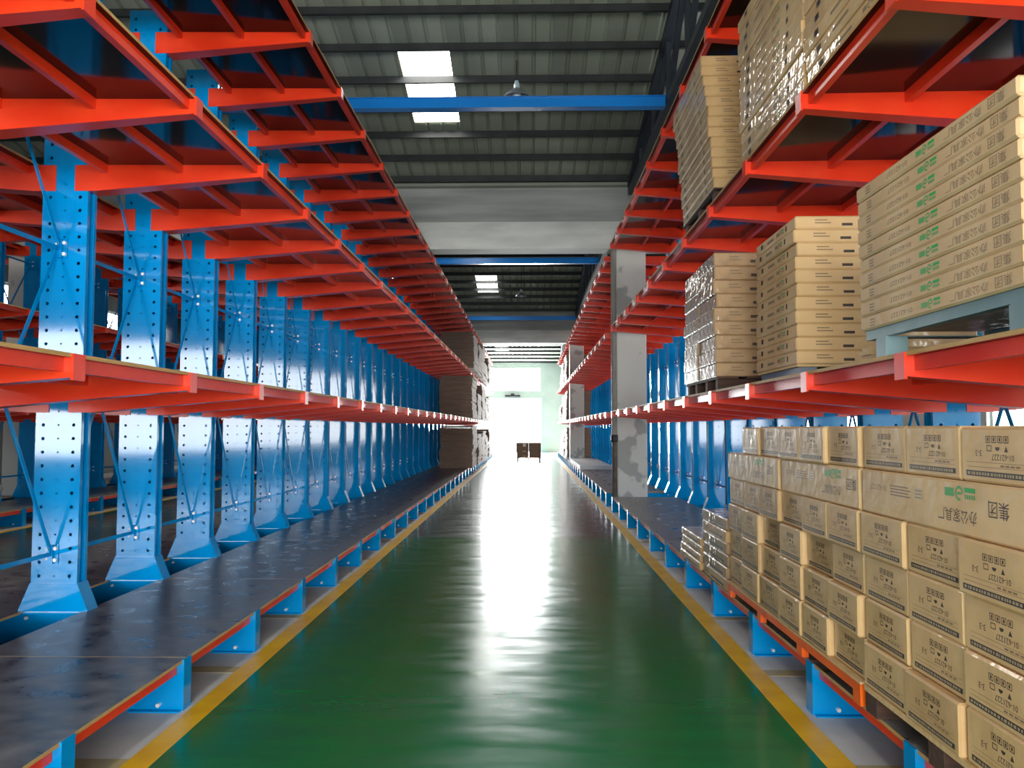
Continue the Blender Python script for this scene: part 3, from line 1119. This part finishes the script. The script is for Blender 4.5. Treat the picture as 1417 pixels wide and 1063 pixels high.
# ---- third tier
z2 = DECK[2]
for (ya, yb, nm) in ((3.32, 4.66, 'near'), (4.69, 6.12, 'middle')):
    sm = side_marks(-0.6, yb - ya, 0.085)
    for r_ in range(13):
        carton(1.62, 2.82, ya, yb, z2 + 0.001 + r_ * 0.087, 0.086, random.choice((M['card'], M['card2'])),
               'flat brown carton, %s layer up in the %s stack of the third tier' % (ORD[r_], nm), 'flat cartons on the third tier', [sm], jitter=0.012)
t = tag(empty('pallet', (2.2, 7.62, z2)), 'dark wooden pallet under the far stack on the third tier', 'pallet', 'pallets')
for y in (-0.6, 0.0, 0.6):
    MB().box(-0.58, 0.58, y - 0.05, y + 0.05, 0.0005, 0.075, M['wood_dark']).build('runner', t)
MB().box(-0.6, 0.6, -0.7, 0.7, 0.0755, 0.09, M['wood_dark']).build('top_sheet', t)
ep3 = stack_end_print(-0.69, 1.2, 0.088)
sm = side_marks(-0.6, 1.38, 0.088)
for r_ in range(13):
    lean = 0.1 * (r_ / 12.0) ** 1.3
    carton(1.60 - lean, 2.80 - lean, 6.93, 8.31, z2 + 0.091 + r_ * 0.0905, 0.0895, M['card2'],
           'flat brown carton, %s layer up in the leaning far stack of the third tier' % ORD[r_], 'flat cartons in the leaning stack', [sm, ep3], jitter=0.008)


# ------------------------------------------------------------------ far stacks
def far_stack(x0, x1, y0, y1, z0, z1, label):
    """tall block of flattened cartons: many thin uneven layers"""
    rr = random.Random(int(y0 * 10 + z0 * 100 + x0 * 7))
    mb = MB()
    n = max(4, int((z1 - z0) / 0.07))
    h = (z1 - z0) / n
    drift = 0.0
    for k in range(n):
        drift = 0.8 * drift + rr.uniform(-0.02, 0.02)
        a, b = rr.uniform(0, 0.03) + drift, rr.uniform(0, 0.03)
        mb.box(x0 + a, x1 + a, y0 + b, y1 - rr.uniform(0, 0.02), z0 + k * h, z0 + (k + 1) * h - 0.004, M['card_far'])
    o = mb.build('carton_stack', None)
    o['kind'] = 'thing'
    del o['kind']
    return tag(o, label, 'carton stack', 'stacks of flattened cartons at the far end')


tiername = ('lowest', 'second', 'third')
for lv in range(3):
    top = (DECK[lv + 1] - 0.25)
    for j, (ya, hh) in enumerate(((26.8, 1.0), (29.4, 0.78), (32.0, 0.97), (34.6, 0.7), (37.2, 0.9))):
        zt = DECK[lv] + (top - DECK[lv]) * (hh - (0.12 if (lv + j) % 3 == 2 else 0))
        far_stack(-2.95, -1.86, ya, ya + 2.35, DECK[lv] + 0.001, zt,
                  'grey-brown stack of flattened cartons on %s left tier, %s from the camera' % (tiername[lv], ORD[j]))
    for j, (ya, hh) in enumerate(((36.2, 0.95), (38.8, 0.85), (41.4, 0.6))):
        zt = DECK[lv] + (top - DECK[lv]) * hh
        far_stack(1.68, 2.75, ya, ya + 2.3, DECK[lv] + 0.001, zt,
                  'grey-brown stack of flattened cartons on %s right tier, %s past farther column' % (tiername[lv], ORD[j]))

# flat white panels lying on the lowest right tier
for j in range(3):
    t = MB()
    ya = 26.0 + j * 2.0
    for k in range(2):
        t.box(1.64, 2.65, ya, ya + 1.85, DECK[0] + 0.001 + k * 0.065, DECK[0] + 0.001 + k * 0.065 + 0.06, M['white_board'])
    tag(t.build('panel_pack'), 'low pack of white panels lying on lowest right tier, %s from the camera' % ORD[j], 'panels', 'white panel packs')

# dark pallet load standing in the aisle before the far door
t = tag(empty('pallet', (-0.0, 40.6, 0.004)), 'wooden pallet under the dark load standing in the aisle', 'pallet', 'pallets')
for x in (-0.54, 0, 0.54):
    MB().box(x - 0.05, x + 0.05, -0.5, 0.5, 0, 0.1, M['wood_dark']).build('runner', t)
for y in (-0.42, -0.14, 0.14, 0.42):
    MB().box(-0.62, 0.62, y - 0.1, y + 0.1, 0.1005, 0.125, M['wood_dark']).build('plank', t)
for r_ in range(3):
    for c_ in range(2):
        x = -0.61 + c_ * 0.615
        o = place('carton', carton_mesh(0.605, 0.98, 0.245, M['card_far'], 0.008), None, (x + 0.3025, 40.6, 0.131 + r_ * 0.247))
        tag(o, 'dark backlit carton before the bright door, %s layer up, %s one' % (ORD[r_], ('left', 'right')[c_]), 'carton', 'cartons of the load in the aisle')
        if c_ == 0:
            MB().box(0.02, 0.16, -0.493, -0.4905, 0.06, 0.20 if r_ == 2 else 0.1, M['white_board']).build('label_sheet', o)
